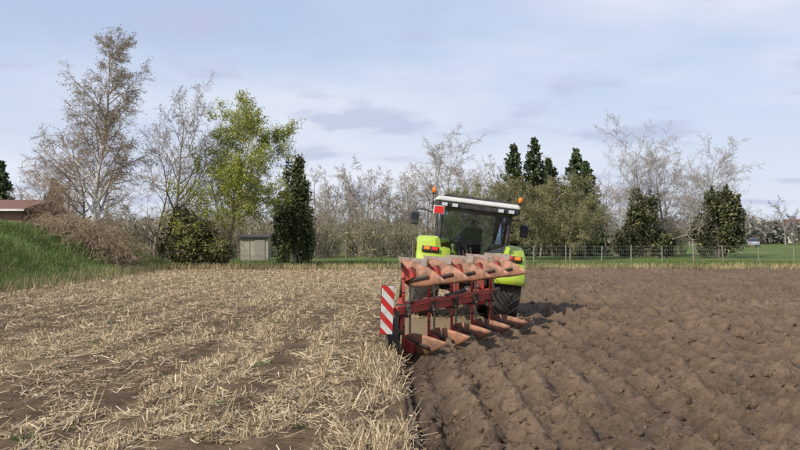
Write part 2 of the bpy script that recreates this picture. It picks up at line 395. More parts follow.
# ------------------------------------------------------------------ trees
def grow(seed, base, H, r0, spec, lean=(0, 0), shape=0.55, rmin=0.009):
    R = random.Random(seed); segs = []; tips = []
    st = [(Vector(base), Vector((lean[0], lean[1], 1)).normalized(), H, r0, 0)]
    while st:
        p, d, L, r, lv = st.pop()
        s = spec[lv]; ns = s['seg']; pts = [(p.copy(), r, d.copy())]
        for i in range(ns):
            d = (d+Vector((R.gauss(0, 1), R.gauss(0, 1), R.gauss(0, 1)))*s['w']+Vector((0, 0, s['up']))).normalized()
            p2 = p+d*(L/ns); r2 = max(pts[0][1]*(1-0.85*(i+1)/ns), rmin*0.6)
            segs.append((*p, *p2, pts[-1][1], r2)); p = p2; pts.append((p.copy(), r2, d.copy()))
        if lv == len(spec)-1:
            tips.append((*p, lv)); tips.append((*pts[len(pts)//2][0], lv)); continue
        n = s['n']; t0 = s['t0']
        for k in range(n):
            t = t0+(1-t0)*(k+R.random())/n
            q = min(int(t*ns), ns-1); fr_ = t*ns-q
            pp = pts[q][0].lerp(pts[q+1][0], fr_); rr = pts[q][1]*(1-fr_)+pts[q+1][1]*fr_; dd = pts[q][2]
            a = math.radians(s['a']*(0.7+0.6*R.random()))
            pv = dd.cross(Vector((R.gauss(0, 1), R.gauss(0, 1), R.gauss(0, 1)))).normalized()
            nd = (dd*math.cos(a)+pv*math.sin(a)).normalized()
            sh = (1-shape*(t-t0)/(1-t0)) if lv == 0 else (1-0.4*t)
            st.append((pp, nd, L*s['ratio']*sh*(0.7+0.5*R.random()), max(rr*0.62, rmin), lv+1))
    return np.array(segs), np.array(tips)
def tubes(segs, k):
    A = segs[:, 0:3]; B = segs[:, 3:6]; D = B-A; D = D/(np.linalg.norm(D, axis=1)[:, None]+1e-9)
    ref = np.where(np.abs(D[:, 2:3]) > 0.9, np.array([[1.0, 0, 0]]), np.array([[0, 0, 1.0]]))
    U = np.cross(D, ref); U /= np.linalg.norm(U, axis=1)[:, None]; Vv = np.cross(D, U)
    t = np.arange(k)*2*np.pi/k
    ring = U[:, None, :]*np.cos(t)[None, :, None]+Vv[:, None, :]*np.sin(t)[None, :, None]
    a = A[:, None]+ring*segs[:, 6][:, None, None]; b_ = B[:, None]+ring*segs[:, 7][:, None, None]
    v = np.concatenate([a, b_], 1).reshape(-1, 3); n = len(segs)
    i = np.arange(k); j = (i+1) % k
    f = np.stack([i, j, j+k, i+k], 1)[None]+np.arange(n)[:, None, None]*2*k
    return v, f.reshape(-1, 4)
def bark_parts(segs, cthick, cthin, thick=0.05):
    out = []
    m_ = segs[:, 6] > thick
    for sel, k, c in ((m_, 7, cthick), (~m_, 3, cthin)):
        if sel.any():
            v, f = tubes(segs[sel], k); n = sel.sum()
            cc = np.array(c)*(0.75+0.5*rng.random((n, 1))); out.append((v, f, np.repeat(cc, 2*k, axis=0)))
    return out
def leaf_part(P, size, cols, seed=0, shade=None, flat=0.4, elong=1.4):
    r = np.random.default_rng(seed); n = len(P)
    nrm = r.normal(0, 1, (n, 3)); nrm[:, 2] += flat; nrm /= np.linalg.norm(nrm, axis=1)[:, None]
    U = np.cross(nrm, r.normal(0, 1, (n, 3))); U /= np.linalg.norm(U, axis=1)[:, None]; W = np.cross(nrm, U)
    s = size*(0.5+r.random(n)); D = U*(s*elong)[:, None]
    v, f = quads(P-D/2, D, W, s*0.5, s*0.22)
    c = np.array(cols)[r.integers(0, len(cols), n)]*(0.65+0.6*r.random((n, 1)))
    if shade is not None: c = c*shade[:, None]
    return v, f, np.repeat(c, 4, axis=0)
def tree_obj(name, loc, bark, leaves=None, leafmat=None):
    e = empty(name, loc)
    v, f, c = merge(bark); np_mesh('trunk_and_branches', v, f, M_bark, c, False, e)
    if leaves:
        v, f, c = merge(leaves); np_mesh('foliage', v, f, leafmat or M_leaf, c, False, e)
    return e
def spec(n1=18, n2=9, n3=7, n4=4, a=(50, 42, 38, 35), up=(0.02, 0.06, 0.05, 0.02, 0.0), ratio=(0.5, 0.5, 0.5, 0.55), t0=0.25, w=0.09):
    return [dict(seg=8, w=w*0.5, up=up[0], n=n1, t0=t0, a=a[0], ratio=ratio[0]),
            dict(seg=6, w=w*1.3, up=up[1], n=n2, t0=0.2, a=a[1], ratio=ratio[1]),
            dict(seg=4, w=w*1.6, up=up[2], n=n3, t0=0.15, a=a[2], ratio=ratio[2]),
            dict(seg=3, w=w*1.8, up=up[3], n=n4, t0=0.15, a=a[3], ratio=ratio[3]),
            dict(seg=2, w=w*2, up=up[4])]
GREY = (0.22, 0.185, 0.145); TWIG = (0.27, 0.22, 0.165); BIRCH = (0.48, 0.45, 0.40); BTW = (0.29, 0.215, 0.165)

sg, tp = grow(3, (0, 0, 0), 11.9, 0.15, spec(38, 11, 8, 4, a=(38, 38, 36, 34), up=(0.012, 0.05, -0.06, -0.16, -0.25), ratio=(0.33, 0.45, 0.5, 0.65), t0=0.18), lean=(-0.06, 0), shape=0.5, rmin=0.008)
r_ = np.random.default_rng(4); Pl = tp[::4, :3]+r_.normal(0, 0.1, (len(tp[::4]), 3))
tree_obj('birch_tree', (-17.1, 46, 0.5), bark_parts(sg, BIRCH, BTW, 0.045), [leaf_part(Pl, 0.045, [(0.26, 0.25, 0.09), (0.27, 0.22, 0.12)], 5)])
def bare(name, seed, x, y, H, r0=0.14, z=0, sp=None, lean=(0, 0), tw=TWIG, buds=None, shape=0.5):
    sg, tp = grow(seed, (0, 0, 0), H, r0, sp or spec(), lean, shape=shape)
    lv = None
    if buds:
        P = np.concatenate([tp[:, :3]]*buds[1]); P = P+np.random.default_rng(seed).normal(0, buds[2], P.shape)
        lv = [leaf_part(P, buds[0], buds[3], seed)]
    return tree_obj(name, (x, y, z), bark_parts(sg, GREY, tw), lv)
WIDE = spec(17, 10, 7, 4, a=(48, 42, 38, 36), up=(0.0, 0.09, 0.04, 0.0, -0.05), ratio=(0.60, 0.5, 0.5, 0.5), t0=0.18, w=0.12)
ROUND = spec(18, 10, 7, 4, a=(60, 48, 42, 40), up=(0.0, 0.04, 0.02, -0.02, -0.05), ratio=(0.55, 0.5, 0.5, 0.5), t0=0.14, w=0.12)
bare('bare_tree', 21, -14.3, 51, 9.3, 0.15, 0, WIDE, (0.06, 0), (0.24, 0.20, 0.15))
bare('bare_tree', 22, -21.3, 55, 8.0, 0.13, 0.3, ROUND, tw=(0.32, 0.24, 0.17))
bare('bare_tree', 23, -24.6, 60, 7.8, 0.13, 0, ROUND, tw=(0.34, 0.25, 0.17))
bare('bare_tree', 24, -18.5, 62, 8.0, 0.13, 0, ROUND, tw=(0.32, 0.25, 0.175))
bare('bare_tree', 26, -28.8, 66, 6.5, 0.13, 0, ROUND, tw=(0.32, 0.25, 0.175))
bare('bare_tree', 25, -13.5, 66, 8.0, 0.13, 0, WIDE, tw=(0.27, 0.23, 0.17))
LG = [(0.32, 0.34, 0.06), (0.24, 0.28, 0.05), (0.38, 0.38, 0.09)]
bare('leafing_tree', 31, -10.6, 50, 7.7, 0.15, 0, spec(18, 10, 7, 4, a=(50, 44, 40, 36), up=(0, 0.10, 0.05, 0, -0.04), ratio=(0.62, 0.52, 0.48, 0.5), t0=0.12, w=0.12), (0.05, 0), (0.22, 0.19, 0.1), (0.062, 3, 0.14, LG), 0.35)

def blob_tree(name, loc, lobes, n, size, cols, seed, trunk_h=1.0, trunk_r=0.15, mat=None):
    r = np.random.default_rng(seed); Ps = []; Sh = []
    subs = []
    for (lx, ly, lz, rx, ry, rz) in lobes:
        for _ in range(16):
            d = r.normal(0, 1, 3); d /= np.linalg.norm(d); q = 0.55+0.45*r.random(); s = 0.20+0.26*r.random()
            subs.append((lx+d[0]*rx*q, ly+d[1]*ry*q, lz+d[2]*rz*q, rx*s, ry*s, rz*s*1.15))
        subs.append((lx, ly, lz, rx*0.65, ry*0.65, rz*0.65))
    vol = np.array([a[3]*a[4]*a[5] for a in subs])**0.67; cnt = (n*vol/vol.sum()).astype(int)
    for (lx, ly, lz, rx, ry, rz), k in zip(subs, cnt):
        d = r.normal(0, 1, (k, 3)); d /= np.linalg.norm(d, axis=1)[:, None]
        rad = r.random(k)**0.35*(0.85+0.6*r.random(k)**3)
        Ps.append(d*rad[:, None]*np.array([rx, ry, rz])+np.array([lx, ly, lz]))
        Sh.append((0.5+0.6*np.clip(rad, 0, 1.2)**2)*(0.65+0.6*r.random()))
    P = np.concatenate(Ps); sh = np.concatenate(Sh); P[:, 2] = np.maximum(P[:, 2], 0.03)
    segs = [(0, 0, 0, 0, 0, trunk_h, trunk_r, trunk_r*0.7)]
    R = random.Random(seed)
    for a in lobes:
        segs.append((0, 0, trunk_h*0.8, a[0], a[1], a[2], trunk_r*0.5, 0.02))
        for _ in range(50):
            q = (a[0]+R.gauss(0, 0.6)*a[3], a[1]+R.gauss(0, 0.5)*a[4], a[2]+R.gauss(0, 0.62)*a[5])
            segs.append((a[0], a[1], a[2], q[0], q[1], max(q[2], 0.05), 0.02, 0.008))
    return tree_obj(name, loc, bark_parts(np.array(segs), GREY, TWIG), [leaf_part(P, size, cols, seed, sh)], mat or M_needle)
IVY = [(0.12, 0.12, 0.04), (0.17, 0.15, 0.06), (0.085, 0.095, 0.032), (0.22, 0.18, 0.085)]
blob_tree('ivy_shrub', (-12.3, 49.0, 0), [(-0.7, 0, 1.2, 1.3, 1, 1.4), (0.6, 0.2, 1.1, 1.2, 1, 1.3), (0, 0, 2.3, 1.1, 1, 1.3), (1.4, 0, 0.8, 0.9, 0.8, 0.9), (-0.9, 0.2, 2.8, 0.6, 0.6, 0.9)], 7500, 0.10, IVY, 41, 1.5)
DK = [(0.045, 0.07, 0.025), (0.06, 0.088, 0.033), (0.085, 0.105, 0.042)]
CY = [(0.06, 0.082, 0.028), (0.09, 0.11, 0.038), (0.15, 0.155, 0.055)]
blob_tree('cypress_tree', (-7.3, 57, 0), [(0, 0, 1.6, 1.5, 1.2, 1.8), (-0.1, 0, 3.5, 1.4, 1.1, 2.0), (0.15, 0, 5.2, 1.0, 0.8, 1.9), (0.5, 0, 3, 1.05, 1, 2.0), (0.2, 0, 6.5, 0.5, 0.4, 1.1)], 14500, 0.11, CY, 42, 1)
def spruce(loc, H, R0, seed, cols=DK):
    r = random.Random(seed); q = np.random.default_rng(seed); segs = [(0, 0, 0, 0, 0, H, H*0.014, 0.01)]; P = []; sh = []
    z = H*0.08
    while z < H*0.99:
        t = z/H; L0 = R0*(1-t)**0.8+0.12
        for k in range(7):
            a = r.random()*6.283; L = L0*(0.6+0.6*r.random()); dz = -0.18*L+0.3*L*t
            segs.append((0, 0, z, L*math.cos(a), L*math.sin(a), z+dz, 0.025, 0.008))
            m = int(13*L)+5
            s = q.random(m)**0.7; wd = 0.22*(L)*(1-s*0.5)
            px = L*s; off = q.normal(0, 1, m)*wd*0.55
            P.append(np.stack([px*math.cos(a)-off*math.sin(a), px*math.sin(a)+off*math.cos(a), z+dz*s+0.12*s*s-np.abs(q.normal(0, 0.16, m))], 1))
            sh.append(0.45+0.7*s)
        z += H*0.026*(1.2-0.4*t)
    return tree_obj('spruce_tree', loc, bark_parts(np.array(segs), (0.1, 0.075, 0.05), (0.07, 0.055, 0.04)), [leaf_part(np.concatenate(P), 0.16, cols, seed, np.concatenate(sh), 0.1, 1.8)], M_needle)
spruce((11.1, 80, 0), 11.0, 2.8, 1); spruce((13.3, 81, 0), 11.8, 3.0, 2); spruce((17.2, 80, 0), 10.6, 3.0, 3); spruce((18.8, 83, 0), 9.6, 2.8, 4); spruce((15.2, 84, 0), 10.0, 2.9, 6)
spruce((-36.5, 75, 0), 8.9, 2.2, 5); spruce((-33.8, 80, 0), 7.6, 1.8, 7)
OL = [(0.24, 0.235, 0.10), (0.20, 0.195, 0.09), (0.29, 0.255, 0.13)]
for i, (x_, y_, h_) in enumerate([(8.4, 66, 5.4), (11.2, 68, 5.2), (13.9, 67, 5.4), (5.6, 70, 5.2), (16.0, 71, 4.4), (12.5, 73, 5.4)]):
    bare('willow_tree', 50+i, x_, y_, h_, 0.11, 0, ROUND, (0, 0), (0.30, 0.25, 0.155), (0.06, 1, 0.13, OL), 0.35)
RT = (0.35, 0.30, 0.255)
bare('bare_tree', 61, 22.9, 76.5, 10.2, 0.13, 0, WIDE, (0, 0), RT)
bare('bare_tree', 65, 24.3, 75, 9.0, 0.12, 0, ROUND, (0, 0), RT)
bare('bare_tree', 62, 28.4, 76.5, 8.8, 0.12, 0, WIDE, (0, 0), RT)
bare('bare_tree', 63, 25.9, 79, 8.6, 0.12, 0, ROUND, (0, 0), RT)
bare('bare_tree', 64, 30.8, 80, 7.6, 0.12, 0, ROUND, (0, 0), RT)
bare('bare_tree', 66, 20.0, 80, 6.6, 0.12, 0, ROUND, (0, 0), RT)
YW = [(0.085, 0.098, 0.038), (0.125, 0.13, 0.052), (0.18, 0.165, 0.08), (0.06, 0.075, 0.03)]
blob_tree('yew_tree', (22.0, 74, 0), [(-1.3, 0, 1.6, 1.3, 1.2, 1.8), (0.7, 0, 1.8, 1.5, 1.2, 2.0), (-0.5, 0, 3.8, 1.2, 1.1, 2.0), (0.5, 0, 4.4, 0.9, 0.9, 1.6), (-0.7, 0, 5.4, 0.6, 0.6, 1.0), (1.9, 0, 1.2, 0.9, 0.9, 1.2)], 8500, 0.14, YW, 71, 1.2)
blob_tree('yew_tree', (28.6, 73.5, 0), [(-1.3, 0, 1.8, 1.4, 1.2, 1.9), (0.9, 0, 2.0, 1.5, 1.2, 2.1), (0.1, 0, 4.2, 1.4, 1.2, 2.0), (-0.8, 0, 4.8, 0.7, 0.8, 1.3), (1.5, 0, 4.0, 0.7, 0.8, 1.5), (0.5, 0, 5.4, 0.6, 0.6, 0.9)], 9500, 0.14, YW, 72, 1.2)

temps = [grow(100+i, (0, 0, 0), 10, 0.15, spec(15, 8, 6, 4, a=(48, 42, 40, 38), ratio=(0.48, 0.5, 0.5, 0.5), t0=0.15, w=0.12), rmin=0.014)[0] for i in range(4)]
def place_mass(name, items, cthick, cthin):
    parts = []
    R = random.Random(9)
    for (x_, y_, h_) in items:
        s = temps[R.randrange(4)].copy(); k = h_/10; a = R.random()*6.28; ca, sa = math.cos(a), math.sin(a)
        wf = 0.9+0.4*R.random()
        for o in (0, 3):
            X_ = s[:, o].copy(); Y_ = s[:, o+1].copy()
            s[:, o] = (X_*ca-Y_*sa)*k*wf+x_; s[:, o+1] = (X_*sa+Y_*ca)*k*wf+y_; s[:, o+2] = s[:, o+2]*k
        tint = 0.8+0.45*R.random()
        parts += bark_parts(s, [q*tint for q in cthick], [q*tint for q in cthin], 0.09)
    v, f, c = merge(parts); np_mesh(name, v, f, M_bark, c)
R = random.Random(77)
items = []
for i in range(32):
    x_ = -14+i*1.1+R.uniform(-.6, .6); items.append((x_, R.uniform(88, 112), R.uniform(6.0, 9.5)))
items += [(3.6, 100, 13.0), (6.3, 104, 13.0), (9.5, 103, 11.0), (1.0, 108, 9.5), (-5, 98, 9.5)]
for i in range(9): items.append((-52+i*4.2+R.uniform(-1, 1), R.uniform(84, 98), R.uniform(5, 7.5)))
place_mass('distant_bare_trees', items, (0.27, 0.235, 0.20), (0.33, 0.28, 0.225))  # bark lighter and greyer than near trees, distance haze put into the colour
items = []
for i in range(26): items.append((20+i*3.4+R.uniform(-1, 1), R.uniform(150, 175), R.uniform(6.0, 8.5)))
place_mass('distant_tree_row', items, (0.30, 0.27, 0.25), (0.34, 0.31, 0.285))  # paler still, haze painted into the bark colours
def shrub_belt(name, x0, x1, y0, y1, n, hmin, hmax, cols, seed, size=0.16, cnt=220):
    r = np.random.default_rng(seed); P = []; sh = []; segs = []
    for i in range(n):
        cx_ = r.uniform(x0, x1); cy_ = r.uniform(y0, y1); h = r.uniform(hmin, hmax); w = h*0.55; tone = r.uniform(0.65, 1.35)
        for j in range(7):
            a = r.uniform(0, 6.28); q = r.random()*0.7*w; ccx = cx_+q*math.cos(a); ccy = cy_+q*math.sin(a); ccz = h*r.uniform(0.15, 0.85); s_ = h*r.uniform(0.12, 0.3)
            m = cnt//7; d = r.normal(0, 1, (m, 3)); d /= np.linalg.norm(d, axis=1)[:, None]; ra = r.random(m)**0.4
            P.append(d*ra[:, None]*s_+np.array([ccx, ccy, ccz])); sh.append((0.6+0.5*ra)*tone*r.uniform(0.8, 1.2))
        for k in range(46):
            a = r.uniform(0, 6.28); rr = w*r.random()
            segs.append((cx_+0.4*rr*math.cos(a+1), cy_, 0, cx_+rr*math.cos(a), cy_+rr*math.sin(a), h*r.uniform(0.6, 1.3), 0.018, 0.008))
    P = np.concatenate(P); P[:, 2] = np.maximum(P[:, 2], 0.02)
    parts = [leaf_part(P, size, cols, seed, np.concatenate(sh))]+bark_parts(np.array(segs), GREY, (0.30, 0.25, 0.18))
    v, f, c = merge(parts); return np_mesh(name, v, f, M_needle, c)
shrub_belt('hedge', -22, 8, 70, 86, 75, 1.8, 4.2, [(0.25, 0.21, 0.12), (0.20, 0.19, 0.085), (0.27, 0.22, 0.15)], 1, 0.12)
shrub_belt('hedge', 4, 33, 78, 90, 50, 2.0, 3.8, [(0.20, 0.185, 0.09), (0.23, 0.195, 0.115), (0.14, 0.15, 0.07)], 2, 0.12)
shrub_belt('hedge', -50, -16, 62, 74, 55, 1.8, 3.4, [(0.25, 0.20, 0.135), (0.20, 0.17, 0.10), (0.17, 0.155, 0.075)], 3, 0.12)
shrub_belt('distant_woodland', -160, 190, 180, 230, 260, 4, 7.5, [(0.24, 0.23, 0.20), (0.26, 0.24, 0.21), (0.20, 0.215, 0.18)], 4, 0.6, 200)  # greyed leaf colours carry painted distance haze
r = np.random.default_rng(8); segs = []; P = []
for i in range(620):
    u = r.random(); bx = -18.6+u*3.9+r.normal(0, 0.3); by = 44.5+r.normal(0, 1.2); bz = float(mound_h(np.array([bx]), np.array([by]))[0])
    a = r.uniform(0, 6.28); L = r.uniform(0.9, 2.1)*(0.7+0.6*math.sin(math.pi*min(max(u, 0), 1))); p = np.array([bx, by, bz]); d = np.array([math.cos(a)*0.35, math.sin(a)*0.35, 1.0])
    for k in range(7):
        d2 = d/np.linalg.norm(d); q_ = p+d2*L/7; segs.append((*p, *q_, 0.011, 0.008)); p = q_; d[2] -= 0.26
        if r.random() < 0.6: P.append(p+r.normal(0, 0.05, 3))
        if k > 1: e_ = p+r.normal(0, 0.14, 3)+np.array([0, 0, 0.08]); segs.append((*p, *e_, 0.007, 0.005))
        d[:2] += r.normal(0, 0.18, 2)
BR = [(0.34, 0.25, 0.17), (0.24, 0.18, 0.12), (0.40, 0.31, 0.21)]
tree_obj('bramble_bush', (0, 0, 0), bark_parts(np.array(segs), BR[0], BR[0]), [leaf_part(np.array(P)+r.normal(0, .06, (len(P), 3)), 0.06, BR+[(0.14, 0.16, 0.05)], 3)])

# ------------------------------------------------------------------ fence
def fence(name, x0, x1, y, h=1.25, step=2.6, seed=1):
    e = empty(name, (x0, y, 0)); segs = []; R = random.Random(seed); L = x1-x0
    k = 0.0; posts = []
    while k <= L:
        posts.append((k, 0, -0.1, k+R.gauss(0, 0.03), R.gauss(0, 0.02), h+R.gauss(0, 0.05), 0.05, 0.045)); k += step*R.uniform(0.9, 1.1)
    v, f = tubes(np.array(posts), 8); np_mesh('posts', v, f, M_bark, np.repeat(np.array([[0.24, 0.21, 0.17]]), len(v), 0), True, e)
    for z in np.linspace(0.12, h-0.08, 5): segs.append((0, 0.05, z, L, 0.05, z, 0.008, 0.008))
    x_ = 0
    while x_ < L: segs.append((x_, 0.05, 0.1, x_, 0.05, h-0.08, 0.005, 0.005)); x_ += 0.16
    v, f = tubes(np.array(segs), 3); np_mesh('wires', v, f, M_bark, np.repeat(np.array([[0.18, 0.19, 0.17]]), len(v), 0), False, e)
fence('wire_fence', -24, 1.5, 62.0, 1.6, 2.5, 1)
fence('wire_fence', 5, 62, 60.5, 1.25, 2.4, 2)

# ------------------------------------------------------------------ buildings
M_brick = simple('brick_wall', (0.30, 0.17, 0.12), 0.85, dirt=0.4, dirtcol=(0.2, 0.12, 0.09), scale=9)
M_plaster = simple('plaster', (0.62, 0.6, 0.55), 0.9, dirt=0.3, dirtcol=(0.4, 0.37, 0.32), scale=2)
M_tile = simple('roof_tiles', (0.17, 0.075, 0.055), 0.8, dirt=0.5, dirtcol=(0.09, 0.06, 0.05), scale=5)
def house(name, loc, w, d, eave, ridge, wall, roof, nwin=4, rot=0, over=0.45):
    e = empty(name, loc, (0, 0, rot))
    box('walls', (w, d, eave), (0, 0, eave/2), wall, e, bevel=0.02)
    a = w/2+over; b_ = d/2+over; zl = eave-0.02
    v = [(-a, -b_, zl), (a, -b_, zl), (a, b_, zl), (-a, b_, zl), (-a, 0, ridge), (a, 0, ridge), (-a, -b_, zl+0.16), (a, -b_, zl+0.16), (a, b_, zl+0.16), (-a, b_, zl+0.16)]
    py_mesh('roof', v, [(0, 3, 2, 1), (6, 7, 5, 4), (8, 9, 4, 5), (0, 1, 7, 6), (2, 3, 9, 8), (0, 6, 4, 9, 3), (1, 2, 8, 5, 7)], roof, e)
    for i in range(nwin):
        x_ = -w/2+w*(i+0.5)/nwin
        box('window_frame', (1.25, 0.1, 1.25), (x_, -d/2-0.03, eave*0.6), M_white, e, bevel=0.01)
        box('window_pane', (1.05, 0.06, 1.05), (x_, -d/2-0.07, eave*0.6), M_win, e, bevel=0)
        box('window_mullion', (0.05, 0.03, 1.05), (x_, -d/2-0.115, eave*0.6), M_white, e, bevel=0)
    box('gutter', (w+2*over, 0.12, 0.14), (0, -b_-0.065, eave+0.05), M_white, e, bevel=0.02)
    box('chimney', (0.5, 0.5, 0.9), (-w*0.35, 0.3, ridge+0.15), M_brick, e, bevel=0.01)
    return e
house('brick_house', (-33.0, 63, 0), 11, 7, 3.75, 4.7, M_brick, M_tile, 5)
e = empty('garden_shed', (-11.3, 64, 0), (0, 0, 0.1))
box('walls', (2.1, 2, 1.85), (0, 0, 0.92), simple('shed_wall', (0.42, 0.37, 0.30), 0.9, dirt=0.6, dirtcol=(0.2, 0.18, 0.13), scale=2), e)
box('roof', (2.4, 2.4, 0.1), (0, 0, 1.93), M_dark, e, rot=(0.08, 0, 0)); box('door', (0.8, 0.05, 1.6), (0.4, -1.03, 0.82), simple('shed_door', (0.3, 0.27, 0.22), 0.8), e)
house('distant_farmhouse', (104, 205, 0), 16, 9, 3.0, 6.0, M_plaster, M_tile, 5, 0.1)

# ------------------------------------------------------------------ cars
def car(name, loc, rot, paint):
    e = empty(name, loc, (0, 0, rot)); W = 0.86
    prof = [(-2.1, 0.35), (-2.15, 0.7), (-1.95, 0.92), (-1.0, 0.98), (0.9, 0.98), (1.95, 0.82), (2.12, 0.6), (2.1, 0.32)]
    n = len(prof); v = [(x_, -W, z_) for x_, z_ in prof]+[(x_, W, z_) for x_, z_ in prof]
    f = [tuple(range(n-1, -1, -1)), tuple(range(n, 2*n))]+[(i, (i+1) % n, n+(i+1) % n, n+i) for i in range(n)]
    f = [tuple(reversed(q)) for q in f]
    py_mesh('body', v, f, paint, e, 0.07)
    cb = [(-1.75, 0.97), (-1.35, 1.40), (0.15, 1.43), (0.95, 0.97)]
    v = [(x_, -W*(0.93 if z_ < 1 else 0.76), z_) for x_, z_ in cb]+[(x_, W*(0.93 if z_ < 1 else 0.76), z_) for x_, z_ in cb]
    py_mesh('windows', v, [(0, 1, 2, 3), (7, 6, 5, 4), (0, 4, 5, 1), (1, 5, 6, 2), (2, 6, 7, 3), (0, 3, 7, 4)], M_win, e, 0.03)
    box('roof', (1.5, 1.32, 0.05), (-0.6, 0, 1.44), paint, e, bevel=0.02)
    for sx_ in (-1.3, 1.3):
        for sy_ in (-1, 1): rod('wheel', (sx_, sy_*0.68, 0.31), (sx_, sy_*0.885, 0.31), 0.31, M_tyre, e, 20); rod('hubcap', (sx_, sy_*0.86, 0.31), (sx_, sy_*0.895, 0.31), 0.18, M_grey, e, 16)
    for sy_ in (-0.6, 0.6): box('headlamp', (0.06, 0.3, 0.14), (2.08, sy_, 0.66), M_lamp, e); box('tail_lamp', (0.06, 0.25, 0.16), (-2.12, sy_, 0.75), M_redlens, e)
car('parked_car', (58, 135, 0), 1.3, simple('car_paint', (0.30, 0.34, 0.40), 0.3))
e = empty('street_lamp', (50.2, 98, 0))
rod('pole', (0, 0, 0), (0, 0, 7.6), 0.09, M_grey, e, 10, 0.05); poly_tube('arm', [(0, 0, 7.5), (-0.15, 0, 8.0), (-0.9, 0, 8.3), (-1.6, 0, 8.5)], 0.04, M_grey, e)
box('lantern', (0.8, 0.25, 0.14), (-1.9, 0, 8.55), M_grey, e, (0, 0.15, 0), 0.04)

# ------------------------------------------------------------------ tractor
T = empty('tractor', (1.50, 20.4, -0.13), (0, math.radians(7), math.radians(1.0)))
def wheel(name, x, y, R_, w, nl):
    e = empty(name, (x, y, R_), (0, 0, 0), T); h = w/2; rr = R_*0.62
    lathe_x('tyre', [(-h*0.80, rr), (-h*1.0, R_*0.76), (-h*1.02, R_*0.86), (-h*0.88, R_*0.945), (-h*0.4, R_*0.965), (h*0.4, R_*0.965), (h*0.88, R_*0.945), (h*1.02, R_*0.86), (h*1.0, R_*0.76), (h*0.80, rr)], M_tyre, e, 56)
    lathe_x('rim', [(-h*0.78, rr*1.01), (-h*0.74, rr*0.90), (-h*0.15, rr*0.86), (-h*0.1, 0.05), (h*0.1, 0.05), (h*0.15, rr*0.86), (h*0.74, rr*0.9), (h*0.78, rr*1.01)], M_rim, e, 40)
    rod('hub', (-h*0.5, 0, 0), (h*0.5, 0, 0), R_*0.16, M_rim, e, 20)
    V = []; F = []
    for i in range(nl):
        for s in (-1, 1):
            a0 = 2*math.pi*(i+(0.5 if s > 0 else 0))/nl; sk = 0.30
            o = len(V)
            for (xx, da) in ((0.02, 0), (h*0.99, -sk)):
                for wa in (-0.028, 0.028):
                    for rad in (R_*0.93, R_*1.0 if xx < h*0.5 else R_*0.975):
                        a = a0+da+wa; V.append((s*xx, rad*math.cos(a), rad*math.sin(a)))
            F += [(o, o+1, o+3, o+2), (o+4, o+6, o+7, o+5), (o+1, o+5, o+7, o+3), (o, o+4, o+5, o+1), (o+2, o+3, o+7, o+6), (o, o+2, o+6, o+4)]
    py_mesh('lugs', V, F, M_tyre, e)
wheel('rear_wheel_left', -0.98, 0, 0.93, 0.58, 22); wheel('rear_wheel_right', 0.98, 0, 0.93, 0.58, 22)
wheel('front_wheel_left', -0.95, 2.8, 0.68, 0.48, 18); wheel('front_wheel_right', 0.95, 2.8, 0.68, 0.48, 18)
rod('rear_axle', (-0.7, 0, 0.93), (0.7, 0, 0.93), 0.17, M_dark, T, 16); rod('front_axle', (-0.72, 2.8, 0.66), (0.72, 2.8, 0.66), 0.1, M_dark, T)
box('transmission', (0.62, 2.2, 0.75), (0, 0.75, 0.98), M_dark, T, bevel=0.08); box('engine_block', (0.5, 1.7, 0.6), (0, 2.5, 0.95), M_dark, T, bevel=0.05)
box('hood', (0.86, 2.1, 0.62), (0, 2.55, 1.56), M_green, T, bevel=0.12, top=(0.8, 0.96)); box('grille', (0.7, 0.05, 0.5), (0, 3.61, 1.5), M_black, T)
box('front_weight', (0.8, 0.4, 0.4), (0, 3.6, 0.8), M_dark, T, bevel=0.05)
def fender(s):
    V = []; F = []; n = 18; ri = 1.05
    sec = [(0.50, -0.06), (0.54, 0.0), (0.90, 0.03), (1.26, 0.0), (1.31, -0.05), (1.315, -0.14)]
    for i in range(n+1):
        a = math.radians(172-i*(172-38)/n)
        for (xx, dr) in sec:
            rad = ri+dr
            V.append((s*xx, rad*math.cos(a), 0.93+rad*math.sin(a)))
    m_ = len(sec)
    for i in range(n):
        for k in range(m_-1):
            q = (i*m_+k, i*m_+k+1, (i+1)*m_+k+1, (i+1)*m_+k); F.append(q if s > 0 else tuple(reversed(q)))
    py_mesh('fender', V, F, M_green, T, smooth=True, solid=0.02)
    V = [(s*0.49, 0, 0.93)]
    for i in range(n+1):
        a = math.radians(172-i*134/n); V.append((s*0.50, 0.985*math.cos(a), 0.93+0.985*math.sin(a)))
    py_mesh('fender_shield', V, [(0, i, i+1) for i in range(1, n+1)], M_black, T, solid=0.02)
    box('light_pod', (0.42, 0.10, 0.15), (s*1.0, -0.84, 1.68), M_black, T, rot=(-0.6, 0, 0), bevel=0.03)
    box('brake_light', (0.14, 0.04, 0.09), (s*0.90, -0.90, 1.705), M_redlens, T, rot=(-0.6, 0, 0), bevel=0.01)
    box('turn_signal', (0.14, 0.04, 0.09), (s*1.09, -0.90, 1.705), M_orange, T, rot=(-0.6, 0, 0), bevel=0.01)
fender(-1); fender(1)
sh = [(-0.80, 1.98), (-0.72, 1.72), (-0.56, 1.55), (-0.3, 1.47), (0.3, 1.47), (0.56, 1.55), (0.72, 1.72), (0.80, 1.98)]
lo = [(-0.90, 1.95), (-0.84, 1.5), (-0.62, 1.25), (-0.3, 1.2), (0.3, 1.2), (0.62, 1.25), (0.84, 1.5), (0.90, 1.95)]
V = [(x_, -0.66, z_) for x_, z_ in sh]+[(x_, -0.70, z_) for x_, z_ in lo]+[(x_, -0.45, z_) for x_, z_ in lo]
F = [(i, i+1, 9+i, 8+i) for i in range(7)]+[(8+i, 9+i, 17+i, 16+i) for i in range(7)]
